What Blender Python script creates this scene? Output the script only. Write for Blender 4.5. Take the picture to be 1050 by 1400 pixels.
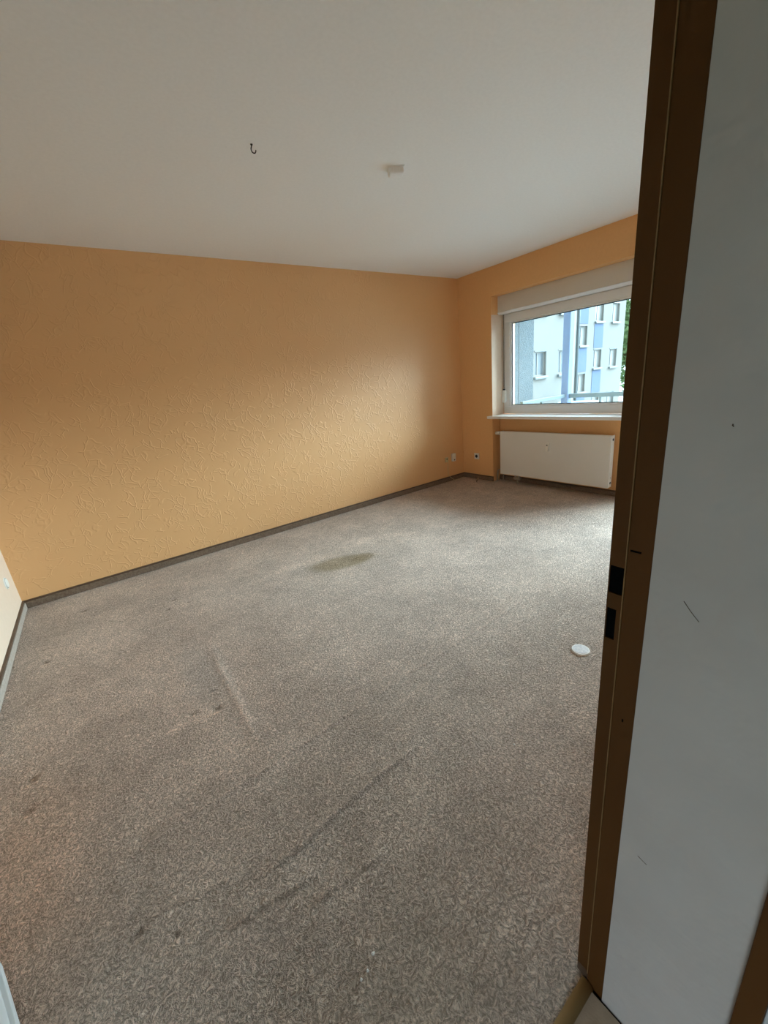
import bpy, bmesh, math, random
import numpy as np
from mathutils import Vector, Matrix

for o in list(bpy.data.objects):
    bpy.data.objects.remove(o, do_unlink=True)
S = bpy.context.scene
COL = S.collection
random.seed(7)
rng = np.random.default_rng(7)

# ------------------------------------------------------------------ camera
CAM = Vector((-4.15067, -3.89355, 1.36728))
FWD = Vector((0.54355, 0.78252, -0.30367))
UPV = Vector((0.25584, 0.19011, 0.94784))
RGT = Vector((0.79944, -0.59289, -0.09686))
cd = bpy.data.cameras.new('camera')
cd.sensor_fit = 'HORIZONTAL'; cd.sensor_width = 36.0
cd.lens = 36.0 * 550.06 / 1050.0
cd.clip_start = 0.02; cd.clip_end = 400
cam = bpy.data.objects.new('camera', cd); COL.objects.link(cam)
m = Matrix((RGT, UPV, -FWD)).transposed().to_4x4(); m.translation = CAM
cam.matrix_world = m
S.camera = cam

# ------------------------------------------------------------------ sky
SKY_STRENGTH = 4.2
w = bpy.data.worlds.new('overcast_sky'); S.world = w; w.use_nodes = True
nt = w.node_tree; nt.nodes.clear()
out = nt.nodes.new('ShaderNodeOutputWorld'); bg = nt.nodes.new('ShaderNodeBackground')
tc = nt.nodes.new('ShaderNodeTexCoord'); nz = nt.nodes.new('ShaderNodeTexNoise')
nz.inputs['Scale'].default_value = 1.6; nz.inputs['Detail'].default_value = 3
cr = nt.nodes.new('ShaderNodeValToRGB')
cr.color_ramp.elements[0].position = 0.3; cr.color_ramp.elements[0].color = (0.70, 0.88, 1.0, 1)
cr.color_ramp.elements[1].position = 0.7; cr.color_ramp.elements[1].color = (0.78, 0.92, 1.0, 1)
nt.links.new(tc.outputs['Generated'], nz.inputs['Vector'])
nt.links.new(nz.outputs['Fac'], cr.inputs['Fac'])
nt.links.new(cr.outputs['Color'], bg.inputs['Color'])
bg.inputs['Strength'].default_value = SKY_STRENGTH
nt.links.new(bg.outputs[0], out.inputs[0])
w.cycles.sampling_method = 'AUTOMATIC'

# ------------------------------------------------------------------ soft sun added low in front of the window to brighten the room
sd = bpy.data.lights.new('added_soft_sun', 'SUN'); sd.energy = 29.0; sd.angle = math.radians(52); sd.color = (0.74, 0.90, 1.0)
sun = bpy.data.objects.new('added_soft_sun', sd); COL.objects.link(sun)
SUN_AZ, SUN_EL = math.radians(-16), math.radians(29)      # azimuth from +x towards -y
sdir = Vector((math.cos(SUN_AZ) * math.cos(SUN_EL), math.sin(SUN_AZ) * math.cos(SUN_EL), math.sin(SUN_EL)))
sun.rotation_euler = sdir.to_track_quat('Z', 'Y').to_euler(); sun.location = (12, -6, 8)

# ------------------------------------------------------------------ light portals (sampling only) + exposure
def portal(loc, sx, sy, rot):
    l = bpy.data.lights.new('opening_portal', 'AREA'); l.shape = 'RECTANGLE'; l.size = sx; l.size_y = sy
    l.cycles.is_portal = True
    o = bpy.data.objects.new('opening_portal', l); COL.objects.link(o); o.location = loc; o.rotation_euler = rot
    return o
portal((-5.7, -4.80, .95), 1.1, 1.95, (math.pi/2, 0, -math.pi/2))  # portal at the added hall opening
portal((0.5, -1.98, 1.05), 3.0, 2.1, (math.pi/2, 0, math.pi/2))
S.view_settings.view_transform = 'Standard'
S.view_settings.look = 'None'
S.view_settings.gamma = 1.0
S.view_settings.use_curve_mapping = False
S.view_settings.exposure = 0.0
S.cycles.max_bounces = 8; S.cycles.diffuse_bounces = 7; S.cycles.glossy_bounces = 2; S.cycles.transparent_max_bounces = 16
S.cycles.use_denoising = True; S.cycles.adaptive_threshold = 0.04; S.cycles.adaptive_min_samples = 16

# ------------------------------------------------------------------ material helpers
MATS = {}
def mat(name, col, rough=0.6, spec=0.3, metal=0.0):
    mt = bpy.data.materials.new(name); mt.use_nodes = True
    b = mt.node_tree.nodes['Principled BSDF']
    b.inputs['Base Color'].default_value = (*col, 1); b.inputs['Roughness'].default_value = rough
    b.inputs['Specular IOR Level'].default_value = spec; b.inputs['Metallic'].default_value = metal
    MATS[name] = mt
    return mt
def N(mt, kind, **kw):
    n = mt.node_tree.nodes.new('ShaderNode' + kind)
    for k, v in kw.items():
        if k in n.inputs: n.inputs[k].default_value = v
        else: setattr(n, k, v)
    return n
def L(mt, a, b): mt.node_tree.links.new(a, b)
def bsdf(mt): return mt.node_tree.nodes['Principled BSDF']
def objco(mt, scale=(1, 1, 1)):
    t = N(mt, 'TexCoord'); mp = N(mt, 'Mapping'); mp.inputs['Scale'].default_value = scale
    L(mt, t.outputs['Object'], mp.inputs['Vector']); return mp.outputs['Vector']
def mottled(name, c0, c1, scale=6, detail=4, rough=0.7, spec=0.2, bump=0.0, bscale=80, stretch=(1, 1, 1), metal=0.0):
    mt = mat(name, c0, rough, spec, metal); v = objco(mt, stretch)
    n = N(mt, 'TexNoise', Scale=scale, Detail=detail); L(mt, v, n.inputs['Vector'])
    r = N(mt, 'ValToRGB'); r.color_ramp.elements[0].position = .3; r.color_ramp.elements[1].position = .7
    r.color_ramp.elements[0].color = (*c0, 1); r.color_ramp.elements[1].color = (*c1, 1)
    L(mt, n.outputs['Fac'], r.inputs['Fac']); L(mt, r.outputs['Color'], bsdf(mt).inputs['Base Color'])
    if bump:
        n2 = N(mt, 'TexNoise', Scale=bscale, Detail=3); L(mt, v, n2.inputs['Vector'])
        b = N(mt, 'Bump', Strength=1.0, Distance=bump); L(mt, n2.outputs['Fac'], b.inputs['Height'])
        L(mt, b.outputs['Normal'], bsdf(mt).inputs['Normal'])
    return mt
def math_n(mt, op, a, b=None, clamp=False):
    n = N(mt, 'Math', operation=op, use_clamp=clamp)
    for i, x in enumerate((a, b)):
        if x is None: continue
        if isinstance(x, (int, float)): n.inputs[i].default_value = x
        else: L(mt, x, n.inputs[i])
    return n.outputs[0]
def maprange(mt, v, a, b, c=0.0, d=1.0):
    n = N(mt, 'MapRange', clamp=True); n.interpolation_type = 'SMOOTHSTEP'
    L(mt, v, n.inputs[0])
    for i, x in enumerate((a, b, c, d)): n.inputs[i + 1].default_value = x
    return n.outputs[0]

# embossed orange wallpaper
def wallpaper(name, c0, emboss):
    mt = mat(name, c0, 0.48, 0.8); v = objco(mt)
    # warped coordinates
    wn = N(mt, 'TexNoise', Scale=7.0, Detail=1); L(mt, v, wn.inputs['Vector'])
    sc = N(mt, 'VectorMath', operation='SCALE'); sc.inputs['Scale'].default_value = 0.16
    L(mt, wn.outputs['Color'], sc.inputs[0])
    ad = N(mt, 'VectorMath', operation='ADD'); L(mt, v, ad.inputs[0]); L(mt, sc.outputs[0], ad.inputs[1])
    h = None
    for scale, wdt, ms, off in ((11.0, 0.075, 9.0, 0.0), (17.0, 0.10, 12.0, 3.7)):
        sh = N(mt, 'VectorMath', operation='ADD'); sh.inputs[1].default_value = (off, off * .7, off * 1.3)
        L(mt, ad.outputs[0], sh.inputs[0])
        vo = N(mt, 'TexVoronoi', feature='DISTANCE_TO_EDGE', Scale=scale); L(mt, sh.outputs[0], vo.inputs['Vector'])
        ridge = maprange(mt, vo.outputs['Distance'], 0.0, wdt, 1.0, 0.0)
        mk = N(mt, 'TexNoise', Scale=ms, Detail=0); L(mt, sh.outputs[0], mk.inputs['Vector'])
        mask = maprange(mt, mk.outputs['Fac'], 0.48, 0.62)
        hh = math_n(mt, 'MULTIPLY', ridge, mask)
        h = hh if h is None else math_n(mt, 'MAXIMUM', h, hh)
    b = N(mt, 'Bump', Strength=1.0, Distance=0.0016 * emboss); L(mt, h, b.inputs['Height'])
    L(mt, b.outputs['Normal'], bsdf(mt).inputs['Normal'])
    return mt

M_ORANGE = wallpaper('orange_embossed_wallpaper', (0.78, 0.45, 0.20), 1.0)
M_ORANGE_LIT = mottled('orange_wallpaper_lit', (0.74, 0.58, 0.445), (0.76, 0.60, 0.465), 30, 1, 0.6, 0.3)  # paler copy of the orange wallpaper, daylight painted into the colour
M_ORANGE2 = mottled('orange_plain_wallpaper', (0.77, 0.44, 0.195), (0.79, 0.46, 0.205), 40, 1, 0.6, 0.3)
M_CEIL = mottled('ceiling_white_paint', (0.86, 0.86, 0.855), (0.885, 0.885, 0.88), 60, 1, 0.85, 0.1)
M_HALLWALL = mottled('hall_plaster_white', (0.48, 0.445, 0.42), (0.53, 0.495, 0.47), 5, 3, 0.85, 0.1, 0.012, 13)
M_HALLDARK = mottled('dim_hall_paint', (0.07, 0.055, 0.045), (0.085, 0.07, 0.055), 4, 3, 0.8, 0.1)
M_FRAME = mottled('brown_painted_frame', (0.086, 0.032, 0.006), (0.100, 0.039, 0.008), 9, 2, 0.6, 0.18, 0.0006, 40, (1, 1, .25))
M_BEAD = mat('frame_edge_highlight', (0.26, 0.15, 0.06), 0.45, 0.3)  # lighter brown paints in the highlight along the jamb ridge
M_DARK = mat('dark_void', (0.004, 0.004, 0.004), 0.9, 0.0)
M_WHITE = mottled('white_upvc', (0.78, 0.78, 0.77), (0.80, 0.80, 0.79), 3, 2, 0.35, 0.4)
M_SILL = mottled('white_sill_laminate', (0.80, 0.80, 0.80), (0.83, 0.83, 0.83), 3, 2, 0.3, 0.4)
M_BOX = mottled('shutter_box_white', (0.66, 0.64, 0.60), (0.69, 0.67, 0.63), 3, 2, 0.55, 0.2)
M_GASKET = mat('dark_gasket', (0.03, 0.045, 0.055), 0.6, 0.2)
M_RAD = mottled('radiator_enamel', (0.72, 0.70, 0.66), (0.75, 0.73, 0.69), 2, 2, 0.4, 0.4)
M_PIPE = mat('dull_painted_pipe', (0.36, 0.29, 0.22), 0.5, 0.3)
M_PLAST = mat('white_plastic', (0.80, 0.79, 0.74), 0.4, 0.4)
M_YELLOWED = mat('yellowed_plastic', (0.62, 0.54, 0.32), 0.45, 0.3)
M_STRAP = mottled('grey_strap_webbing', (0.22, 0.20, 0.17), (0.30, 0.27, 0.23), 200, 2, 0.9, 0.1)
M_CHROME = mat('dull_metal', (0.45, 0.43, 0.40), 0.4, 0.5, 0.8)
M_HOOK = mat('dark_steel_hook', (0.035, 0.028, 0.022), 0.45, 0.4, 0.5)
M_LIP = mottled('dark_brown_plastic_lip', (0.085, 0.05, 0.03), (0.11, 0.065, 0.04), 12, 3, 0.5, 0.3)
M_BASECARPET = mottled('brown_skirting_carpet', (0.15, 0.105, 0.075), (0.24, 0.175, 0.13), 90, 4, 0.95, 0.05, 0.004, 160)
M_GREYSTRIP = mottled('grey_skirting_strip', (0.33, 0.28, 0.235), (0.42, 0.36, 0.305), 60, 3, 0.8, 0.1, 0.002, 120)
M_THRESH = mottled('beige_threshold_bar', (0.36, 0.25, 0.105), (0.44, 0.31, 0.14), 14, 3, 0.6, 0.25, stretch=(.2, 1, 1))
M_HALLFLOOR = mottled('hall_floor_vinyl', (0.40, 0.32, 0.235), (0.47, 0.38, 0.29), 30, 3, 0.6, 0.2, 0.001, 200)
M_LEAF = mottled('grey_white_door_paint', (0.62, 0.64, 0.64), (0.67, 0.69, 0.69), 5, 3, 0.5, 0.3, stretch=(1, 1, .2))
M_DISC = mottled('pale_speckled_disc', (0.62, 0.64, 0.68), (0.85, 0.85, 0.86), 110, 3, 0.5, 0.3)
M_RIM = mat('white_disc_rim', (0.85, 0.85, 0.84), 0.45, 0.3)
M_CRUMB = mat('white_crumb', (0.85, 0.84, 0.80), 0.7, 0.2)
M_DUST = mat('dark_lint', (0.05, 0.04, 0.035), 0.9, 0.1)
M_BRASS = mat('brass_tip', (0.75, 0.58, 0.30), 0.35, 0.5, 0.6)
# outside
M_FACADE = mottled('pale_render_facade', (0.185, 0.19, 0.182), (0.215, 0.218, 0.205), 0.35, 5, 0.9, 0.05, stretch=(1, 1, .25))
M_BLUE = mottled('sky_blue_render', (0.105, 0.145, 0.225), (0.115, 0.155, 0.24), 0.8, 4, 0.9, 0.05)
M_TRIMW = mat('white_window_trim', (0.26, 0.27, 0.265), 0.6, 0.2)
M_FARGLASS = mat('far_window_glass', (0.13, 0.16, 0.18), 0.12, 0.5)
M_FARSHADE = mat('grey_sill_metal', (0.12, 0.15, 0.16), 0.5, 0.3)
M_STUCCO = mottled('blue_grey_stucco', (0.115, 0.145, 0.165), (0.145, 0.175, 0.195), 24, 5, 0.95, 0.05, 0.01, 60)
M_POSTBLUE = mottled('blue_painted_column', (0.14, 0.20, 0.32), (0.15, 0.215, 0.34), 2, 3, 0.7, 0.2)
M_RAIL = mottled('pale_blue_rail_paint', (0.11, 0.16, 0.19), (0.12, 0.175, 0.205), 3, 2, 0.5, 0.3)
M_SLAB = mottled('balcony_concrete', (0.58, 0.59, 0.59), (0.66, 0.67, 0.66), 3, 4, 0.9, 0.1)
M_BALC = mottled('pale_blue_balcony_paint', (0.64, 0.74, 0.80), (0.69, 0.79, 0.85), 3, 2, 0.7, 0.2)
M_DARKGROUND = mottled('added_ground_dark', (0.03, 0.05, 0.02), (0.05, 0.08, 0.03), 0.6, 2, 0.95, 0.05)
M_GROUND = mottled('paved_ground', (0.46, 0.47, 0.46), (0.54, 0.55, 0.54), 0.6, 2, 0.95, 0.05)
M_BARK = mottled('bark', (0.10, 0.07, 0.05), (0.17, 0.13, 0.09), 14, 4, 0.95, 0.05, 0.01, 30)
M_LEAVES = mottled('tree_leaves', (0.07, 0.13, 0.05), (0.16, 0.24, 0.10), 1.5, 4, 0.8, 0.2)
M_ROOF = mottled('pale_roof_sheet', (0.38, 0.46, 0.52), (0.44, 0.52, 0.57), 2, 3, 0.7, 0.2)

# window glass: mostly clear, a Fresnel reflection
M_GLASS = bpy.data.materials.new('window_glass'); M_GLASS.use_nodes = True
_t = M_GLASS.node_tree; _t.nodes.clear()
_o = _t.nodes.new('ShaderNodeOutputMaterial'); _mx = _t.nodes.new('ShaderNodeMixShader')
_tr = _t.nodes.new('ShaderNodeBsdfTransparent'); _tr.inputs[0].default_value = (0.90, 0.95, 0.95, 1)
_gl = _t.nodes.new('ShaderNodeBsdfGlossy'); _gl.inputs['Roughness'].default_value = 0.01
_fr = _t.nodes.new('ShaderNodeFresnel'); _fr.inputs['IOR'].default_value = 1.4
_t.links.new(_fr.outputs[0], _mx.inputs[0]); _t.links.new(_tr.outputs[0], _mx.inputs[1]); _t.links.new(_gl.outputs[0], _mx.inputs[2])
_t.links.new(_mx.outputs[0], _o.inputs[0])

# carpet: looped pile bump + stain and crease-shade attribute from the mesh
M_CARPET = mat('beige_loop_carpet', (0.36, 0.31, 0.26), 0.95, 0.05)
def carpet_nodes():
    mt = M_CARPET; v = objco(mt)
    wn = N(mt, 'TexNoise', Scale=55.0, Detail=0); L(mt, v, wn.inputs['Vector'])
    sc = N(mt, 'VectorMath', operation='SCALE'); sc.inputs['Scale'].default_value = 0.02; L(mt, wn.outputs['Color'], sc.inputs[0])
    ad = N(mt, 'VectorMath', operation='ADD'); L(mt, v, ad.inputs[0]); L(mt, sc.outputs[0], ad.inputs[1])
    pile = N(mt, 'TexNoise', Scale=130.0, Detail=3, Roughness=0.68, Distortion=0.0); L(mt, ad.outputs[0], pile.inputs['Vector'])
    ph = maprange(mt, pile.outputs['Fac'], 0.30, 0.70)
    big = N(mt, 'TexNoise', Scale=2.6, Detail=3, Roughness=0.6); L(mt, v, big.inputs['Vector'])
    mid = N(mt, 'TexNoise', Scale=14.0, Detail=2, Roughness=0.65); L(mt, v, mid.inputs['Vector'])
    at = N(mt, 'VertexColor'); at.layer_name = 'stain_shade'
    # tuft colour: pile shading painted in, dark between the loops, pale on top
    r = N(mt, 'ValToRGB'); e = r.color_ramp.elements
    e[0].position = 0.0; e[0].color = (0.35, 0.28, 0.225, 1); e[1].position = 1.0; e[1].color = (0.88, 0.72, 0.61, 1)
    L(mt, ph, r.inputs['Fac'])
    var = math_n(mt, 'ADD', maprange(mt, big.outputs['Fac'], 0.3, 0.7, 0.88, 1.10), maprange(mt, mid.outputs['Fac'], 0.3, 0.7, -0.06, 0.06))
    mv = N(mt, 'VectorMath', operation='SCALE'); L(mt, r.outputs['Color'], mv.inputs[0]); L(mt, var, mv.inputs['Scale'])
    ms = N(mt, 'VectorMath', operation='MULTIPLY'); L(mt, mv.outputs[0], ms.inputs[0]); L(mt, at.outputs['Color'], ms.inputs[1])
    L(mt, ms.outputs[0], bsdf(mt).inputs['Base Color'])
    b = N(mt, 'Bump', Strength=1.0, Distance=0.006); L(mt, ph, b.inputs['Height'])
    L(mt, b.outputs['Normal'], bsdf(mt).inputs['Normal'])
carpet_nodes()

# ------------------------------------------------------------------ mesh helpers (world coordinates in, parented objects out)
OFF = {}
def tag(o, label=None, cat=None, group=None, kind=None):
    if label: o['label'] = label
    if cat: o['category'] = cat
    if group: o['group'] = group
    if kind: o['kind'] = kind
    return o
def empty(name, loc, label=None, cat=None, group=None, kind=None):
    o = bpy.data.objects.new(name, None); COL.objects.link(o); o.location = loc
    o.empty_display_size = 0.1
    OFF[o.name] = Vector(loc)
    return tag(o, label, cat, group, kind)
def obj(name, bm, mt, parent=None, smooth=False):
    off = OFF[parent.name] if parent is not None else Vector((0, 0, 0))
    if off.length: bmesh.ops.translate(bm, verts=bm.verts, vec=-off)
    me = bpy.data.meshes.new(name); bm.normal_update(); bm.to_mesh(me); bm.free()
    if smooth:
        for p in me.polygons: p.use_smooth = True
    me.materials.append(mt)
    o = bpy.data.objects.new(name, me); COL.objects.link(o)
    if parent is not None: o.parent = parent
    OFF[o.name] = off.copy()
    return o
def box(bm, x0, x1, y0, y1, z0, z1, bev=0.0, seg=2):
    x0, x1 = sorted((x0, x1)); y0, y1 = sorted((y0, y1)); z0, z1 = sorted((z0, z1))
    r = bmesh.ops.create_cube(bm, size=1.0)
    vs = r['verts']
    for v in vs:
        v.co = Vector((x0 + (v.co.x + .5) * (x1 - x0), y0 + (v.co.y + .5) * (y1 - y0), z0 + (v.co.z + .5) * (z1 - z0)))
    if bev > 0:
        es = list({e for v in vs for e in v.link_edges})
        bmesh.ops.bevel(bm, geom=es, offset=bev, segments=seg, affect='EDGES', profile=0.5)
    return bm
def B(*a, **k): return box(bmesh.new(), *a, **k)
def cyl(bm, p0, p1, r0, r1=None, seg=20):
    r1 = r0 if r1 is None else r1
    p0, p1 = Vector(p0), Vector(p1); d = p1 - p0
    mtx = Matrix.Translation((p0 + p1) / 2) @ d.to_track_quat('Z', 'Y').to_matrix().to_4x4()
    bmesh.ops.create_cone(bm, cap_ends=True, segments=seg, radius1=r0, radius2=r1, depth=d.length, matrix=mtx)
    return bm
def C(*a, **k): return cyl(bmesh.new(), *a, **k)
def tube(pts, r, seg=8, bm=None):
    bm = bm or bmesh.new(); pts = [Vector(p) for p in pts]; rings = []
    up = Vector((0.31, 0.57, 0.76))
    for i, p in enumerate(pts):
        d = (pts[min(i + 1, len(pts) - 1)] - pts[max(i - 1, 0)]).normalized()
        a = d.cross(up).normalized(); b = d.cross(a)
        rr = r[i] if isinstance(r, (list, tuple)) else r
        rings.append([bm.verts.new(p + rr * (math.cos(t) * a + math.sin(t) * b)) for t in [2 * math.pi * k / seg for k in range(seg)]])
    for i in range(len(rings) - 1):
        for k in range(seg):
            bm.faces.new((rings[i][k], rings[i][(k + 1) % seg], rings[i + 1][(k + 1) % seg], rings[i + 1][k]))
    bm.faces.new(rings[0]); bm.faces.new(rings[-1][::-1])
    bmesh.ops.recalc_face_normals(bm, faces=bm.faces)
    return bm
def prism(profile, axis, a0, a1):
    """profile: (p,q) list; axis 'x' -> (y,z) profile swept in x; axis 'y' -> (x,z) profile swept in y"""
    bm = bmesh.new(); r = []
    for a in (a0, a1):
        r.append([bm.verts.new((a, p, q) if axis == 'x' else (p, a, q)) for p, q in profile])
    n = len(profile)
    for k in range(n): bm.faces.new((r[0][k], r[0][(k + 1) % n], r[1][(k + 1) % n], r[1][k]))
    bm.faces.new(r[0]); bm.faces.new(r[1][::-1])
    bmesh.ops.recalc_face_normals(bm, faces=bm.faces)
    return bm
def struct(name, bm, mt, label, cat, parent=None):
    o = obj(name, bm, mt, parent)
    if parent is None: tag(o, label, cat, kind='structure')
    return o

# ------------------------------------------------------------------ room dimensions
H = 2.5                 # ceiling
XL = -4.862             # left wall
YD = -3.627             # room side of the door wall
RY0, RY1 = -0.512, -3.45  # window recess
RTOP = 2.20
XN = 0.15               # back of the radiator niche
XO = 0.45               # outer face of the window wall
WDY = -2.13             # window / balcony door joint
JX = -3.543             # door jamb plane
HX = -4.452             # hinge side of the door opening

# ---- carpet (a real sheet with folds, stains and dents)
def carpet():
    nx, ny = 330, 900
    xs = np.linspace(XL - 0.02, XN, nx); ys = np.linspace(YD - 0.012, 0.02, ny)
    X, Y = np.meshgrid(xs, ys, indexing='ij')
    Z = np.zeros_like(X); Cc = np.ones(X.shape + (3,))
    def n2(fx, fy, s):
        r = np.random.default_rng(s); v = 0
        for k in range(6):
            a = r.uniform(0, 6.28); f = r.uniform(.5, 1.6); v = v + np.sin(X * fx * f * math.cos(a) + Y * fy * f * math.sin(a) + r.uniform(0, 6.28))
        return v / 6
    wob = n2(9, 9, 1) * .05 + n2(28, 28, 2) * .03
    def seg_t(a, b):
        a = np.array(a); b = np.array(b); d = b - a; l = np.hypot(*d)
        t = ((X - a[0]) * d[0] + (Y - a[1]) * d[1]) / l; s = ((X - a[0]) * -d[1] + (Y - a[1]) * d[0]) / l
        w = np.clip(np.minimum(t, l - t) / (0.18 * l) + .3, 0, 1) * (t > -.05) * (t < l + .05)
        return t, s, w
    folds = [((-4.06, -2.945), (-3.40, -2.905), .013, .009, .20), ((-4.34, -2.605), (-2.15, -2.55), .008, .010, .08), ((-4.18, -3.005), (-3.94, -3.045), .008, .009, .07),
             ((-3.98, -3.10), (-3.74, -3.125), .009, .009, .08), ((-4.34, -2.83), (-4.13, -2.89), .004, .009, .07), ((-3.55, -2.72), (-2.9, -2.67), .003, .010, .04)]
    for a, b, h, wd, crease_shade in folds:
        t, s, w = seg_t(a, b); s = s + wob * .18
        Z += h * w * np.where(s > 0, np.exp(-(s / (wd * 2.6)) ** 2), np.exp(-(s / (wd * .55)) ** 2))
        Cc *= (1 - crease_shade * w * np.exp(-((s + wd * .75) / (wd * .55)) ** 2))[..., None]     # fold shadow painted as a dark line in the crease
        Cc *= (1 + .10 * w * np.exp(-((s - wd * .3) / (wd * .8)) ** 2))[..., None]        # lighter crest
    t, s, w = seg_t((-3.885, -1.60), (-3.905, -2.46)); Z += .004 * w * np.exp(-(s / .014) ** 2)
    Cc += (w * np.exp(-((s + wob * .1) / .012) ** 2) * .30 * np.clip(1.2 - 1.3 * abs(t - .55), 0, 1))[..., None]
    t, s, w = seg_t((-3.98, -2.15), (-4.38, -2.10)); Cc += (w * np.exp(-(s / .02) ** 2) * .16)[..., None]
    t, s, w = seg_t((-2.3, -0.93), (-3.5, -0.95)); Cc += (w * np.exp(-((s + wob * .3) / .05) ** 2) * .13)[..., None]
    t, s, w = seg_t((-1.2, -1.35), (-2.4, -0.9)); Cc += (w * np.exp(-((s + wob) / .06) ** 2) * .10)[..., None]
    def blob(c, rx, ry, col, ang=0., soft=.35):
        ca, sa = math.cos(ang), math.sin(ang); dx, dy = X - c[0], Y - c[1]
        d = np.sqrt(((dx * ca + dy * sa) / rx) ** 2 + ((-dx * sa + dy * ca) / ry) ** 2) + wob * 2.2
        k = np.clip((1 + soft - d) / (2 * soft), 0, 1); k = k * k * (3 - 2 * k)
        np.multiply(Cc, 1 + k[..., None] * (np.array(col) - 1), out=Cc)
        return k
    blob((-2.72, -1.17), .26, .12, (.66, .63, .52), -.3)        # olive stain
    blob((-2.55, -1.22), .10, .07, (.88, .86, .80))
    blob((-4.3, -1.85), .75, .9, (1.03, .965, .935), .3, .8)    # reddish tone
    blob((-4.72, -2.55), .22, .5, (1.04, .93, .86), 0, .7)
    blob((-4.33, -1.65), .20, .14, (1.10, 1.10, 1.10), -.8)
    blob((-3.97, -1.80), .10, .30, (.86, .90, .93), .05, .6)
    blob((-3.72, -3.28), .34, .26, (.93, .92, .90), .2, .7)     # trodden path by the door
    blob((-3.95, -3.45), .25, .18, (.95, .94, .91), 0, .7)
    blob((-3.3, -2.85), .85, .24, (.92, .925, .92), 0, .5)      # worn strip past the fold
    blob((-2.0, -1.8), .9, .5, (1.05, 1.05, 1.06), .3, .8)
    blob((-1.0, -2.6), .6, .8, (.97, .98, 1.0), .3, .8)
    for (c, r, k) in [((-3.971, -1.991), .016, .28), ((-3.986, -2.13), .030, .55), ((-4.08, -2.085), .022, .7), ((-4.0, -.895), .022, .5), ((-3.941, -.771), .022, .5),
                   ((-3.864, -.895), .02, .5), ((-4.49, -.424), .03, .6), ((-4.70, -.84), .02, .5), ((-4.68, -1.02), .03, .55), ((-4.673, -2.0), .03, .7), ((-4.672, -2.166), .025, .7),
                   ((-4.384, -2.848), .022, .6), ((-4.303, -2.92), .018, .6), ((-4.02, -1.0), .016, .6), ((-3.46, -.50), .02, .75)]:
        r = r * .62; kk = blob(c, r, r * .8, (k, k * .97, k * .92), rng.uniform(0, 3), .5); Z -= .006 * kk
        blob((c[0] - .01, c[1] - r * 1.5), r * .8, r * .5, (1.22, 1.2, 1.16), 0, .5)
    Z += n2(2.0, 2.0, 5) * .002
    edge = np.minimum.reduce([X - XL, -Y + .0, Y - YD]); Z *= np.clip(edge / .1, 0, 1)
    Z -= 0.0015
    verts = np.stack([X, Y, Z], -1).reshape(-1, 3)
    idx = np.arange(nx * ny).reshape(nx, ny)
    f = np.stack([idx[:-1, :-1], idx[1:, :-1], idx[1:, 1:], idx[:-1, 1:]], -1).reshape(-1, 4)
    me = bpy.data.meshes.new('floor'); me.from_pydata(verts.tolist(), [], f.tolist())
    at = me.color_attributes.new('stain_shade', 'FLOAT_COLOR', 'POINT')
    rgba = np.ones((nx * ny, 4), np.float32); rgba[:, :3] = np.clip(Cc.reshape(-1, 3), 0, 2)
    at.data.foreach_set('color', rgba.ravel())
    me.polygons.foreach_set('use_smooth', np.ones(len(me.polygons), bool))
    me.materials.append(M_CARPET)
    o = bpy.data.objects.new('floor', me); COL.objects.link(o)
    return tag(o, 'worn beige loop-pile carpet with creases and stains', 'carpet', kind='structure')
carpet()
struct('trim_1', B(-5.75, XO, -5.6, .2, -.25, -.052), M_SLAB, 'concrete floor slab beneath the carpet', 'floor slab')

struct('ceiling', B(XL - .2, XO, YD - .07, .2, H, H + .2), M_CEIL, 'plain white painted ceiling of the room', 'ceiling')
struct('wall_back', B(XL - .2, XO, 0, .2, -.05, H), M_ORANGE, 'long orange wall covered in embossed wallpaper', 'wall')
struct('wall_left', B(XL - .2, XL, YD - .07, 0, -.05, H), M_ORANGE_LIT, 'left edge wall with round socket cover, daylight painted in as cream', 'wall')
# window wall
bm = bmesh.new()
box(bm, 0, XO, RY0, 0, -.05, H)
box(bm, 0, XO, RY1, YD - .07, -.05, H)
box(bm, 0, XO, RY0, RY1, RTOP, H)
box(bm, XN, XO, RY0, WDY, -.05, .815)
struct('wall_right', bm, M_ORANGE2, 'orange window wall with deep recess and radiator niche', 'wall')
# door wall, pierced by the doorway
bm = bmesh.new()
box(bm, XL - .2, HX - .045, YD - .07, YD, -.05, H)
box(bm, JX + .05, XO, YD - .07, YD, -.05, H)
box(bm, HX - .045, JX + .05, YD - .07, YD, 2.0, H)
struct('wall_front', bm, M_ORANGE2, 'orange door wall around the brown doorway', 'wall')

# ------------------------------------------------------------------ skirting
def skirting(name, axis, a0, a1, face, sgn, lip, insert, label):
    """axis: run direction; face: coordinate of the wall plane; sgn: side the skirting projects to"""
    root = empty(name, ((a0 + a1) / 2, face, 0) if axis == 'x' else (face, (a0 + a1) / 2, 0), label, 'skirting', kind='structure')
    f = lambda d: face + sgn * d
    obj('carrier', prism([(f(0), -.01), (f(.011), -.01), (f(.011), .050), (f(.014), .054), (f(.012), .061), (f(0), .063)], axis, a0, a1), lip, root)
    n = max(1, round(abs(a1 - a0) / 2.4)); st = (a1 - a0) / n
    for k in range(n):
        g = .0015 * (1 if a1 > a0 else -1)
        b0, b1 = a0 + k * st + g, a0 + (k + 1) * st - g
        obj('carpet_insert', prism([(f(.0112), .002), (f(.0185), .002), (f(.0185), .044), (f(.016), .050), (f(.0112), .050)], axis, b0, b1), insert, root)
    return root
skirting('baseboard_back', 'x', XL, 0, 0, -1, M_LIP, M_BASECARPET, 'brown carpet-faced skirting along the long orange wall')
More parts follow.
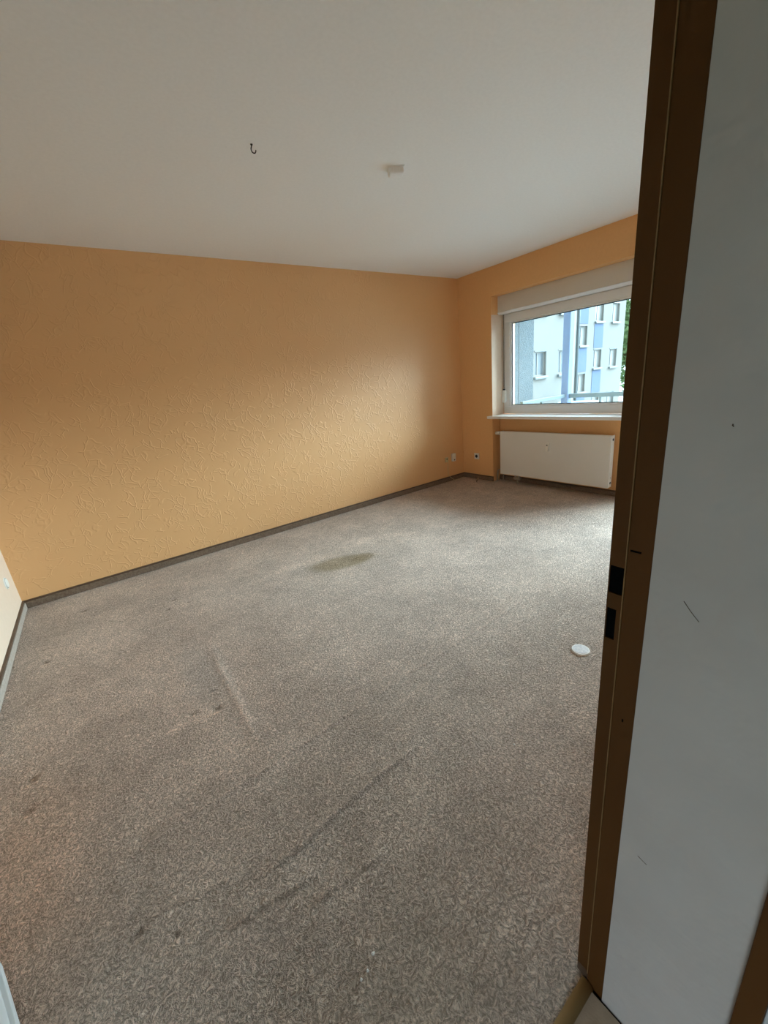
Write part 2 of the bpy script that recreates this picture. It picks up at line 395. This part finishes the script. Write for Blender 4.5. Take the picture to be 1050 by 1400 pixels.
skirting('baseboard_right', 'y', RY0 - .005, 0, 0, -1, M_LIP, M_BASECARPET, 'short brown skirting below the power socket by the corner')
skirting('baseboard_niche', 'y', WDY, RY0, XN, -1, M_LIP, M_BASECARPET, 'brown skirting in the niche beneath the radiator')
r = skirting('baseboard_left', 'y', YD, 0, XL, 1, M_LIP, M_GREYSTRIP, 'brown skirting with pale grey strip along the left wall')

# ------------------------------------------------------------------ window
FX0, FX1 = 0.222, 0.295
win = empty('window_1', (FX0, (RY0 + WDY) / 2, .845), 'large white framed window above the radiator', 'window', kind='structure')
y0, y1, z0, z1 = RY0 - .004, WDY, .845, 2.003
fw = .092
obj('frame_rail', B(FX0, FX1, y0, y1, z0, z0 + fw, .004), M_WHITE, win)
obj('frame_rail', B(FX0, FX1, y0, y1, z1 - fw, z1, .004), M_WHITE, win)
obj('frame_stile', B(FX0, FX1, y0, y0 - fw, z0 + fw, z1 - fw, .004), M_WHITE, win)
obj('frame_stile', B(FX0, FX1, y1 + fw, y1, z0 + fw, z1 - fw, .004), M_WHITE, win)
gy0, gy1, gz0, gz1 = y0 - fw, y1 + fw, z0 + fw, z1 - fw
bd = .014
for a in ((gy0, gy1, gz0, gz0 + bd), (gy0, gy1, gz1 - bd, gz1), (gy0, gy0 - bd, gz0 + bd, gz1 - bd), (gy1 + bd, gy1, gz0 + bd, gz1 - bd)):
    obj('glazing_bead', B(FX0 + .012, FX0 + .03, *a, bev=.003), M_SILL, win)
g2 = .008
for a in ((gy0 - bd, gy1 + bd, gz0 + bd, gz0 + bd + g2), (gy0 - bd, gy1 + bd, gz1 - bd - g2, gz1 - bd), (gy0 - bd, gy0 - bd - g2, gz0 + bd, gz1 - bd), (gy1 + bd + g2, gy1 + bd, gz0 + bd, gz1 - bd)):
    obj('gasket', B(FX0 + .026, FX0 + .034, *a), M_GASKET, win)
obj('pane', B(FX0 + .036, FX0 + .040, gy0, gy1, gz0, gz1), M_GLASS, win)
# balcony door beside it (behind the door jamb)
bd_ = empty('door_2', (FX0, (WDY + RY1) / 2, 0), 'white glazed balcony door right of the window', 'door', kind='structure')
y0, y1, z0, z1 = WDY - .002, RY1 + .004, .0, 2.003
obj('frame_rail', B(FX0, FX1, y0, y1, z0, z0 + .11, .004), M_WHITE, bd_)
obj('frame_rail', B(FX0, FX1, y0, y1, z1 - .1, z1, .004), M_WHITE, bd_)
obj('frame_stile', B(FX0, FX1, y0, y0 - .09, z0 + .11, z1 - .1, .004), M_WHITE, bd_)
obj('frame_stile', B(FX0, FX1, y1 + .09, y1, z0 + .11, z1 - .1, .004), M_WHITE, bd_)
obj('pane', B(FX0 + .036, FX0 + .040, y0 - .09, y1 + .09, z0 + .11, z1 - .1), M_GLASS, bd_)
hd = obj('handle_plate', B(FX0 - .008, FX0, y0 - .06, y0 - .03, 1.0, 1.14, .003), M_PLAST, bd_)
obj('handle', tube([(FX0 - .008, y0 - .045, 1.1), (FX0 - .045, y0 - .045, 1.1), (FX0 - .05, y0 - .05, 1.09), (FX0 - .05, y0 - .05, .99)], .009), M_PLAST, hd, True)

# roller shutter box
rs = empty('shutter_box', (.12, (RY0 + RY1) / 2, 2.005), 'off-white roller shutter box across the top of the window', 'shutter box')
obj('casing', B(.118, XO, RY0 - .002, RY1 + .002, 2.0265, RTOP, .003), M_BOX, rs)
obj('bottom_edge', prism([(.108, 2.022), (.118, 2.026), (.20, 2.026), (.20, 2.004), (.135, 2.004)], 'y', RY0 - .002, RY1 + .002), M_SILL, rs)
obj('soffit', B(.20, XO, RY0 - .002, RY1 + .002, 2.005, 2.026), M_BOX, rs)

struct('trim_3', B(.002, FX0 - .001, RY0, RY0 - .0015, .846, 2.003), M_ORANGE_LIT, 'pale lining with painted daylight on the left side of the window recess', 'reveal')  # thin lining added to paint daylight onto the reveal
# sill
sl = empty('window_sill', (.09, (RY0 + WDY) / 2, .815), 'white window sill projecting over the radiator', 'window sill')
obj('board', B(-.045, FX0, -.472, WDY, .816, .845, .004), M_SILL, sl)
# front lip of the board
obj('front_nosing', B(-.052, -.0455, -.468, WDY, .812, .846, .003), M_SILL, sl)

# strap winder on the reveal
sw = empty('strap_winder', (.215, RY0, .98), 'small white shutter strap winder with grey strap by the window', 'strap winder')
obj('housing', B(.185, .219, RY0 - .001, RY0 - .045, .985, 1.135, .006), M_PLAST, sw)
obj('cover_plate', B(.1835, .2195, RY0 - .0445, RY0 - .049, .995, 1.125, .002), M_PLAST, sw)
obj('strap', B(.197, .213, RY0 - .020, RY0 - .0225, 1.1345, 2.004), M_STRAP, sw)
obj('strap_inlet', B(.194, .216, RY0 - .012, RY0 - .030, 1.135, 1.150, .003), M_GASKET, sw)

# ------------------------------------------------------------------ radiator
ra = empty('panel_radiator', (.05, -1.29, .10), 'white flat panel radiator hanging in the niche below the sill', 'radiator')
PY0, PY1, PZ0, PZ1 = -.604, -1.962, .108, .652
obj('front_panel', B(.026, .034, PY0, PY1, PZ0, PZ1, .003), M_RAD, ra)
obj('rear_panel', B(.098, .106, PY0 - .01, PY1 + .01, PZ0 + .01, PZ1 - .01, .003), M_RAD, ra)
for ys, sg in ((PY0, 1), (PY1, -1)):
    pl = obj('side_cover', B(.0345, .0975, ys - .001 * sg, ys - .006 * sg, PZ0 + .004, PZ1 - .002, .002), M_RAD, ra)
    for zz in (PZ0 + .05, PZ1 - .045):
        obj('screw_hole', C((.066, ys - .0005 * sg, zz), (.066, ys + .0012 * sg, zz), .013), M_GASKET, pl)
    obj('plug', C((.066, ys - .0005 * sg, PZ0 + .105), (.066, ys + .003 * sg, PZ0 + .105), .006), M_CHROME, pl)
bm = bmesh.new()
yy = PY0 - .03
while yy > PY1 + .03:
    box(bm, .036, .096, yy, yy - .0012, PZ0 + .03, PZ1 - .03); yy -= .025
cf = obj('convector_fins', bm, M_RAD, ra); cf['kind'] = 'stuff'
gr = obj('top_grille_frame', B(.0345, .0975, PY0 - .007, PY1 + .007, PZ1 - .012, PZ1 - .006), M_RAD, ra)
for yb in (-.86, -1.72):
    obj('bracket', B(.107, XN, yb, yb - .03, PZ0 + .06, PZ1 - .05, .002), M_RAD, ra)
v = obj('valve_body', C((.066, PY0 + .001, .622), (.066, PY0 + .03, .622), .012), M_CHROME, ra, True)
obj('thermostat_head', C((.066, PY0 + .030, .622), (.060, PY0 + .090, .622), .024, .019), M_PLAST, v, True)
obj('supply_pipe', tube([(.066, PY0 + .02, .615), (.075, PY0 + .022, .56), (.10, PY0 + .022, .5), (.12, PY0 + .022, .1), (.12, PY0 + .022, 0)], .008), M_PIPE, ra, True)
obj('return_pipe', tube([(.066, PY0 + .001, .150), (.066, PY0 + .045, .150), (.055, PY0 + .06, .135), (.05, PY0 + .065, .05), (.05, PY0 + .065, 0.0)], .009), M_PIPE, ra, True)
ha = obj('heat_meter', B(.006, .0255, -1.252, -1.288, .448, .545, .004), M_PLAST, ra)
obj('meter_window', B(.0052, .0062, -1.262, -1.278, .512, .524), M_GASKET, ha)
obj('meter_cap', B(.003, .0058, -1.257, -1.284, .452, .492, .001), M_PLAST, ha)
pc = obj('pipe_cover', B(.028, .085, -.80, -.89, .056, .086, .008), M_PIPE, ra)
obj('lower_valve', C((.055, -.815, .05), (.055, -.815, .107), .011), M_CHROME, pc, True)
obj('lower_valve', C((.055, -.87, .05), (.055, -.87, .107), .011), M_CHROME, pc, True)
obj('floor_pipe', C((.055, -.845, 0), (.055, -.845, .057), .009), M_PIPE, pc, True)

# ------------------------------------------------------------------ sockets
def socket(loc, normal, label, size=.082):
    root = empty('wall_socket', loc, label, 'socket', 'wall outlets')
    x, y, z = loc; h = size / 2
    if normal == '-x':
        p = obj('cover_frame', B(x - .009, x, y - h, y + h, z - h, z + h, .003), M_PLAST, root)
        obj('well', C((x - .0095, y, z), (x - .0115, y, z), .021), M_GASKET, root)
        obj('insert', C((x - .0094, y, z), (x - .0105, y, z), .027), M_PLAST, root)
        for d in (-.012, .012): obj('pin_hole', C((x - .0117, y + d, z), (x - .0122, y + d, z), .004, seg=10), M_DARK, root)
    return root
socket((0, -.243, .312), '-x', 'white power socket on the window wall near the corner')
an = empty('antenna_socket', (-.341, 0, .30), 'small yellowed wall outlet with thin cord on the long wall', 'socket', 'wall outlets')
obj('cover', B(-.366, -.316, -.018, 0, .27, .335, .004), M_YELLOWED, an)
obj('jack', C((-.341, -.0175, .312), (-.341, -.022, .312), .009), M_GASKET, an, True)
obj('cord', tube([(-.341, -.020, .312), (-.341, -.035, .29), (-.345, -.03, .2), (-.335, -.024, .10), (-.30, -.03, .055), (-.25, -.05, .01), (-.16, -.055, .006), (-.10, -.03, .006), (-.05, -.03, .006)], .003), M_YELLOWED, an, True)
tb = empty('telephone_socket', (-.213, 0, .315), 'taller white wall outlet box closest to the room corner on the long wall', 'socket', 'wall outlets')
obj('housing', B(-.243, -.183, -.032, 0, .262, .368, .006), M_PLAST, tb)
obj('lid_seam', B(-.2435, -.1825, -.014, -.012, .2615, .3685), M_GASKET, tb)
obj('port', B(-.222, -.204, -.0325, -.0315, .275, .29), M_DARK, tb)
rc = empty('round_cover', (XL, -.232, .30), 'round white blanking cover low on the left wall', 'socket cover')
obj('plate', C((XL, -.232, .30), (XL + .006, -.232, .30), .042, .040, 32), M_PLAST, rc)
obj('cap', C((XL + .006, -.232, .30), (XL + .011, -.232, .30), .034, .030, 32), M_PLAST, rc)
obj('rim_groove', C((XL + .0055, -.232, .30), (XL + .0065, -.232, .30), .0365, .0365, 32), M_GASKET, rc)

# ------------------------------------------------------------------ ceiling things
hk = empty('ceiling_hook', (-3.17, -1.71, H), 'dark bent screw hook in the ceiling', 'hook')
# drawn in the plane facing the camera so the open side shows as in the photo
hx, hy = -3.172, -1.700
rd = Vector((RGT.x, RGT.y, 0)).normalized()
P = [Vector((hx, hy, H)) + rd * a * .52 + Vector((0, 0, b * .55)) for a, b in
     [(0, .004), (.0, -.010), (-.004, -.018), (-.0095, -.029), (-.010, -.040), (-.0055, -.053), (.004, -.062), (.015, -.066), (.024, -.063), (.030, -.055), (.032, -.045)]]
obj('hook', tube(P, .0026, 10), M_HOOK, hk, True)
obj('collar', C((hx, hy, H), (hx, hy, H - .005), .006, .004), M_HOOK, hk, True)
cb = empty('ceiling_junction_cap', (-2.385, -1.82, H), 'small white junction cap on the ceiling beside the hook', 'ceiling cap')
cx, cy = -2.383, -1.805
bm = B(cx - .042, cx + .042, cy - .030, cy + .030, H - .034, H, .009, 3)
bmesh.ops.rotate(bm, verts=bm.verts, cent=(cx, cy, H), matrix=Matrix.Rotation(-.55, 3, 'Z'))
obj('cap', bm, M_CEIL, cb, True)
bm = B(cx - .046, cx + .046, cy - .034, cy + .034, H - .005, H, .002, 1)
bmesh.ops.rotate(bm, verts=bm.verts, cent=(cx, cy, H), matrix=Matrix.Rotation(-.55, 3, 'Z'))
obj('base', bm, M_CEIL, cb)

# ------------------------------------------------------------------ small things on the carpet
dc = empty('round_floor_disc', (-2.44, -3.03, 0), 'pale round disc lying on the carpet by the doorway', 'disc')
obj('rim', C((-2.44, -3.03, -.002), (-2.44, -3.03, .006), .044, .041, 40), M_RIM, dc)
obj('face', C((-2.44, -3.03, .0055), (-2.44, -3.03, .0068), .034, .034, 40), M_DISC, dc)
st = empty('cable_stub', (-.155, -.362, 0), 'tiny pale cable stub poking out of the carpet near the corner', 'cable')
obj('cable', tube([(-.155, -.362, -.003), (-.157, -.365, .02), (-.150, -.372, .038)], .004), M_DUST, st, True)
obj('tip', tube([(-.150, -.372, .036), (-.146, -.377, .048), (-.150, -.385, .055)], .0065), M_BRASS, st, True)
for i, (x, y, lab) in enumerate([(-3.906, -3.294, 'largest white crumb of the group at the front of the carpet'), (-3.934, -3.311, 'middle white crumb of the group at the front of the carpet'),
                       (-3.955, -3.314, 'white crumb nearest the viewer at the front of the carpet'), (-3.14, -3.151, 'lone white crumb on the carpet left of the doorframe')]):
    bm = bmesh.new(); bmesh.ops.create_icosphere(bm, subdivisions=1, radius=.0035 if i else .0045)
    for vv in bm.verts: vv.co = Vector((vv.co.x * random.uniform(.7, 1.5), vv.co.y * random.uniform(.7, 1.3), vv.co.z * .8)) + Vector((x, y, .004))
    tag(obj('crumb', bm, M_CRUMB), lab, 'crumb', 'white crumbs on the carpet')

# ------------------------------------------------------------------ doorway: brown steel frame, leaf, threshold
dr = empty('door_1', (JX, -3.65, 0), 'brown painted door frame with strike slots beside the white hall wall', 'door frame', kind='structure')
YF, YR, YN = -3.622, -3.6475, -3.683     # room edge, rebate ridge, hall edge
XR = JX + .004                            # rebate plane
TOP = 1.99
# main face of the jamb
obj('jamb', B(JX, JX + .05, YN, YR, -.03, TOP, .0018), M_FRAME, dr)
# rebate strip pierced by the latch and bolt slots
bm = bmesh.new()
hA = (1.012, 1.060, -3.6445); hB = (.927, .984, -3.638)
box(bm, XR, XR + .035, YR, YF, .03, hB[0])
box(bm, XR, XR + .035, YR, hB[2], hB[0], hB[1])
box(bm, XR, XR + .035, YR, YF, hB[1], hA[0])
box(bm, XR, XR + .035, YR, hA[2], hA[0], hA[1])
box(bm, XR, XR + .035, YR, YF, hA[1], TOP)
box(bm, XR, XR + .035, YF - .0012, YF, hB[0], hB[1]); box(bm, XR, XR + .035, YF - .0012, YF, hA[0], hA[1])
rb = obj('rebate', bm, M_FRAME, dr)
obj('latch_slot', B(XR + .003, XR + .034, hA[2], YF - .0012, hA[0], hA[1]), M_DARK, rb)
obj('bolt_slot', B(XR + .003, XR + .034, hB[2], YF - .0012, hB[0], hB[1]), M_DARK, rb)
obj('jamb_bead', B(JX - .0012, JX + .004, YR - .0006, YR + .0010, .03, TOP, .0004), M_BEAD, dr)
obj('scratch', B(JX - .0004, JX + .001, -3.667, -3.652, 1.0925, 1.0955), M_DARK, dr)
obj('scratch', B(JX - .0004, JX + .001, -3.6665, -3.664, .779, .785), M_DARK, dr)
obj('hinge_jamb', B(HX - .05, HX, YN, YF, .0, TOP, .002), M_FRAME, dr)
obj('head', B(HX - .05, JX + .05, YN, YF, TOP, TOP + .05, .002), M_FRAME, dr)
obj('worn_foot', B(XR - .002, XR + .03, YR, YF, .004, .03, .003), M_LIP, dr)
# leaf, swung into the room past a right angle
lf_w, lf_t = .94, .038
hp = Vector((HX + .03, -3.60, 0)); dirv = Vector((-.268, .893, 0)).normalized(); nrm = Vector((dirv.y, -dirv.x, 0))
def leafbox(a0, a1, t0, t1, z0, z1, bev=0.0):
    bm = box(bmesh.new(), a0, a1, t0, t1, z0, z1, bev)
    for vv in bm.verts:
        vv.co = hp + dirv * vv.co.x + nrm * vv.co.y + Vector((0, 0, vv.co.z))
    bmesh.ops.recalc_face_normals(bm, faces=bm.faces)
    return bm
lf = empty('door_3', hp, 'pale grey door leaf standing open at the left edge', 'door', kind='structure')
lb = obj('leaf', leafbox(0.012, lf_w, -lf_t, 0, .012, 2.0, .002), M_LEAF, lf)
obj('kick_edge', leafbox(0.012, lf_w - .001, -.002, .010, .013, .05, .002), M_LEAF, lf)
obj('handle_plate', leafbox(lf_w - .08, lf_w - .04, 0.0, .006, .95, 1.15, .002), M_CHROME, lf)
c0 = hp + dirv * (lf_w - .06) + nrm * .006 + Vector((0, 0, 1.08))
obj('handle', tube([c0, c0 + nrm * .045, c0 + nrm * .05 - dirv * .01, c0 + nrm * .05 - dirv * .12], .009), M_CHROME, lf, True)

# threshold bar
th = empty('threshold_bar', ((HX + JX) / 2, -3.648, 0), 'rounded beige threshold bar between carpet and hall floor', 'threshold')
prof = [(-3.636 - .014 + .0145 * math.cos(t), -.004 + .015 * math.sin(t)) for t in np.linspace(0, math.pi, 9)]
obj('bar', prism(prof, 'x', HX - .03, JX - .002), M_THRESH, th, True)

# ------------------------------------------------------------------ hall side
bm = bmesh.new()
box(bm, JX - .003, JX + .12, YN - .0005, -3.872, -.051, H)
struct('wall_hall_right', bm, M_HALLWALL, 'white plaster strip of hall wall between two brown frames', 'wall')
def scuff(y0, z0, y1, z1, r):
    return tube([(JX - .0032, y0, z0), (JX - .0032, (y0 + y1) / 2 + .001, (z0 + z1) / 2), (JX - .0032, y1, z1)], r, 6)
wh = bpy.data.objects['wall_hall_right']
obj('scuff', scuff(-3.727, 1.040, -3.747, 1.016, .0005), M_LIP, wh)
obj('scuff', scuff(-3.714, .511, -3.729, .506, .0005), M_LIP, wh)
obj('scuff', scuff(-3.749, 1.283, -3.750, 1.280, .0008), M_LIP, wh)
d2 = empty('door_4', (JX, -3.89, 0), 'second brown door frame at the right edge of the hall', 'door frame', kind='structure')
obj('casing', B(JX - .014, JX + .06, -3.8725, -3.9035, .004, 2.05, .002), M_FRAME, d2)
lf2 = obj('leaf', B(JX + .004, JX + .04, -3.904, -4.75, .012, 2.03, .002), M_LEAF, d2)
obj('casing', B(JX - .014, JX + .06, -4.751, -4.79, .004, 2.05, .002), M_FRAME, d2)
obj('head_casing', B(JX - .014, JX + .06, -3.8725, -4.79, 2.051, 2.09, .002), M_FRAME, d2)
bm = bmesh.new()
box(bm, JX, JX + .12, -4.79, -5.4, -.051, H)
box(bm, JX, JX + .12, -3.873, -4.79, 2.09, H)
box(bm, JX + .061, JX + .12, -3.873, -4.79, -.051, 2.09)
struct('wall_hall_far', bm, M_HALLWALL, 'rest of the hall wall around the second door frame', 'wall')
struct('floor_hall', B(-5.6, JX - .0075, -5.4, -3.664, -.05, 0), M_HALLFLOOR, 'brown grey hall floor just behind the threshold', 'floor')
struct('trim_2', B(JX - .0072, JX - .0035, -5.4, -3.668, -.05, -.004), M_DARK, 'dark gap between hall floor and white wall', 'gap')
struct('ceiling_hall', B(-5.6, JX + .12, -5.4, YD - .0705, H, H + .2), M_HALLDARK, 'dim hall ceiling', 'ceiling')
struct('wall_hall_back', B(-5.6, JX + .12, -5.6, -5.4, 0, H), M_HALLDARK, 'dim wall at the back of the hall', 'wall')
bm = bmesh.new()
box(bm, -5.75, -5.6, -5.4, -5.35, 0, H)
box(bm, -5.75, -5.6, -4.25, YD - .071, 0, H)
box(bm, -5.75, -5.6, -5.35, -4.25, 1.9, H)  # opening added to let sky light onto the hall wall and jamb
struct('wall_hall_left', bm, M_HALLDARK, 'dim hall wall with an added opening to the sky', 'wall')

# ------------------------------------------------------------------ balcony
struct('balcony_floor', B(XO, 2.0, -.30, -4.2, -.20, -.02), M_BALC, 'concrete balcony floor outside the window', 'balcony')
struct('balcony_ceiling', B(XO, 2.0, -.30, -4.2, 2.60, 2.76), M_SLAB, 'concrete slab above the balcony', 'balcony')
bw = empty('wall_balcony', (.8, -.26, 0), 'blue grey stucco side wall of the balcony', 'wall', kind='structure')
obj('stucco_panel', B(XO, .845, -.28, -.14, -.2, 2.60), M_STUCCO, bw)
obj('stucco_panel', B(.853, 1.19, -.28, -.14, -.2, 2.60), M_STUCCO, bw)
obj('joint', B(.845, .853, -.27, -.14, -.2, 2.60), M_FARSHADE, bw)
co = empty('balcony_column', (1.83, -.42, -.02), 'blue square column at the balcony corner', 'column')
obj('shaft', B(1.77, 1.89, -.475, -.365, -.02, 2.60, .012), M_POSTBLUE, co)
obj('foot_plate', B(1.75, 1.91, -.495, -.345, -.02, -.005, .003), M_POSTBLUE, co)
rl = empty('balcony_railing', (1.83, -1.5, 0), 'pale blue metal balcony railing outside the window', 'railing')
obj('top_rail', B(.72, 1.769, -.445, -.395, .895, .945, .006), M_RAIL, rl)
obj('top_rail', B(1.805, 1.855, -.477, -4.15, .885, .945, .006), M_RAIL, rl)
obj('bottom_rail', B(.72, 1.769, -.435, -.405, .08, .11, .003), M_RAIL, rl)
obj('bottom_rail', B(1.815, 1.845, -.477, -4.15, .08, .11, .003), M_RAIL, rl)
obj('middle_rail', B(1.815, 1.845, -.477, -4.15, .775, .800, .003), M_RAIL, rl)
obj('middle_rail', B(.72, 1.769, -.435, -.405, .775, .800, .003), M_RAIL, rl)
for x in (1.18,): obj('post', B(x, x + .03, -.435, -.405, -.02, .896, .003), M_RAIL, rl)
for k in range(9):
    y = -.92 - k * .40
    obj('post', B(1.815, 1.845, y, y - .03, -.02, .886, .003), M_RAIL, rl)

# ------------------------------------------------------------------ neighbouring apartment building, two wings
struct('added_dark_ground', B(-120, -5.8, -80, 80, -3.4, -3.2), M_DARKGROUND, 'added dark ground outside the hall opening', 'ground')  # unseen dark ground added to keep low light through the hall opening weak
struct('ground', B(-5.79, 120, -80, 80, -3.4, -3.2), M_GROUND, 'pale paved yard below the balcony', 'ground')
def far_window(root, x0, x1, z0, z1, Y, opened=False):
    """recessed window in a facade facing -y: reveal, frame, panes, sill"""
    wd = obj('window', frame_bm(x0, x1, z0, z1, Y), M_TRIMW, root)
    f = .05
    xm = x0 + (x1 - x0) * .42
    obj('pane', B(x0 + f, xm - .02, Y + .13, Y + .14, z0 + f, z1 - f), M_FARGLASS, wd)
    obj('pane', B(xm + .02, x1 - f, Y + .13, Y + .14, z0 + f, z1 - f), M_FARGLASS if opened else M_TRIMW, wd)
    obj('window_sill', B(x0 - .06, x1 + .06, Y - .10, Y + .02, z0 - .07, z0 - .02), M_TRIMW, root)
    obj('sill_drip', B(x0 - .06, x1 + .06, Y - .10, Y - .005, z0 - .12, z0 - .071), M_FARSHADE, root)
    obj('lintel', B(x0 - .04, x1 + .04, Y - .02, Y + .10, z1, z1 + .05), M_FARSHADE, root)
def frame_bm(x0, x1, z0, z1, Y):
    bm = bmesh.new(); f = .05; a, b = Y + .11, Y + .16
    xm = x0 + (x1 - x0) * .42
    box(bm, x0, x1, a, b, z0, z0 + f); box(bm, x0, x1, a, b, z1 - f, z1)
    box(bm, x0, x0 + f, a, b, z0 + f, z1 - f); box(bm, x1 - f, x1, a, b, z0 + f, z1 - f)
    box(bm, xm - .025, xm + .025, a, b, z0 + f, z1 - f)
    return bm
def facade(bm, x0, x1, z0, z1, Y, T, wins):
    """wall slab with rectangular holes"""
    xs = sorted({x0, x1, *[w[0] for w in wins], *[w[1] for w in wins]}); zs = sorted({z0, z1, *[w[2] for w in wins], *[w[3] for w in wins]})
    for i in range(len(xs) - 1):
        zrun = None
        for j in range(len(zs) - 1):
            cx_, cz_ = (xs[i] + xs[i + 1]) / 2, (zs[j] + zs[j + 1]) / 2
            hole = any(w[0] < cx_ < w[1] and w[2] < cz_ < w[3] for w in wins)
            if not hole:
                if zrun is None: zrun = zs[j]
            if hole or j == len(zs) - 2:
                if zrun is not None:
                    box(bm, xs[i], xs[i + 1], Y, Y + T, zrun, zs[j] if hole else zs[j + 1]); zrun = None
    return bm
FP = 2.44
# near wing
YB = 6.5
nb = empty('apartment_building', (11, YB, -3.2), 'near wing of pale apartment block seen left of the blue column', 'building')
wins = []
for k in range(-1, 4):
    for xa in (9.7, 11.30, 13.02):
        wins.append((xa, xa + .80, 1.02 + k * FP, 1.97 + k * FP))
obj('facade', facade(bmesh.new(), 7.5, 14.15, -3.2, 11.0, YB, .3, wins), M_FACADE, nb)
obj('rear_block', B(7.5, 14.15, YB + .3, 14, -3.2, 11.0), M_FACADE, nb)
obj('roof_edge', B(7.3, 14.25, YB - .2, 14.2, 11.0, 11.3), M_TRIMW, nb)
for wn in wins: far_window(nb, *wn, YB, opened=True)
# far wing with blue stripes and staggered windows
YB2 = 8.5
fb = empty('apartment_building', (19, YB2, -3.2), 'far wing of apartment block with blue stripes and staggered windows', 'building')
wins2 = []; pans = []
for k in range(-1, 4):
    wins2.append((18.25, 19.02, -.17 + k * FP, .79 + k * FP)); pans.append((18.22, 19.05, .90 + k * FP, -.32 + (k + 1) * FP))
    wins2.append((19.80, 20.67, 1.04 + k * FP, 2.00 + k * FP)); pans.append((19.75, 20.72, 2.10 + k * FP, .90 + (k + 1) * FP))
    wins2.append((21.65, 22.48, 1.02 + k * FP, 1.98 + k * FP))
obj('facade', facade(bmesh.new(), 14.4, 23.22, -3.2, 11.0, YB2, .3, wins2), M_FACADE, fb)
obj('rear_block', B(14.4, 23.22, YB2 + .3, 16, -3.2, 11.0), M_FACADE, fb)
obj('roof_edge', B(14.4, 23.4, YB2 - .2, 16.2, 11.0, 11.3), M_TRIMW, fb)
for wn in wins2: far_window(fb, *wn, YB2, opened=False)
for a in pans: obj('blue_panel', B(a[0], a[1], YB2 - .015, YB2, a[2], a[3]), M_BLUE, fb)
obj('corner_strip', B(17.55, 17.80, YB2 - .06, YB2, -3.2, 11.0), M_TRIMW, fb)
obj('downpipe', C((17.95, YB2 - .09, -3.2), (17.95, YB2 - .09, 11.0), .07, seg=12), M_FARSHADE, fb, True)
obj('blue_strip', B(16.9, 17.5, YB2 - .02, YB2, -3.2, 11.0), M_BLUE, fb)
# low shed roof between the wings
sh = empty('garden_shed', (12.6, 4.8, -3.2), 'pale blue shed roof just above the balcony rail', 'shed')
obj('walls', B(11.6, 13.6, 4.6, 5.9, -3.2, -.55), M_FACADE, sh)
obj('roof', prism([(11.4, -.56), (13.8, -.56), (12.7, -.12), (12.5, -.12)], 'y', 4.4, 6.1), M_ROOF, sh)
# tree beyond the far wing
def tree(loc, h, rad, label, n=9000, seed=3):
    r = np.random.default_rng(seed); root = empty('tree', loc, label, 'tree')
    x, y, z = loc
    obj('trunk', tube([(x, y, z), (x + .1, y, z + h * .3), (x, y + .1, z + h * .55), (x + .1, y, z + h * .85)], [.28, .22, .16, .05], 10), M_BARK, root, True)
    clumps = [(r.normal(0, .42, 3) * rad + np.array([x, y, z + h * .6]), r.uniform(.5, 1.0) * rad * .45) for _ in range(26)]
    V = []; F = []
    for i in range(n):
        c, cr_ = clumps[i % len(clumps)]
        d = r.normal(0, 1, 3); d /= np.linalg.norm(d); p = c + d * cr_ * r.uniform(.55, 1) * np.array([1, 1, 1.25])
        a = r.normal(0, 1, 3); a /= np.linalg.norm(a); b = np.cross(a, r.normal(0, 1, 3)); b /= np.linalg.norm(b)
        s = r.uniform(.12, .26); k = len(V)
        V += [p - a * s, p + b * s * .5, p + a * s, p - b * s * .5]; F.append((k, k + 1, k + 2, k + 3))
    me = bpy.data.meshes.new('foliage'); me.from_pydata([tuple(q - np.array(loc)) for q in V], [], F); me.materials.append(M_LEAVES)
    o = bpy.data.objects.new('foliage', me); COL.objects.link(o); o.parent = root; o['kind'] = 'stuff'
    return root
tree((32.0, 11.2, -3.2), 10.5, 4.2, 'green leafy tree beyond the far wing, at the window edge')
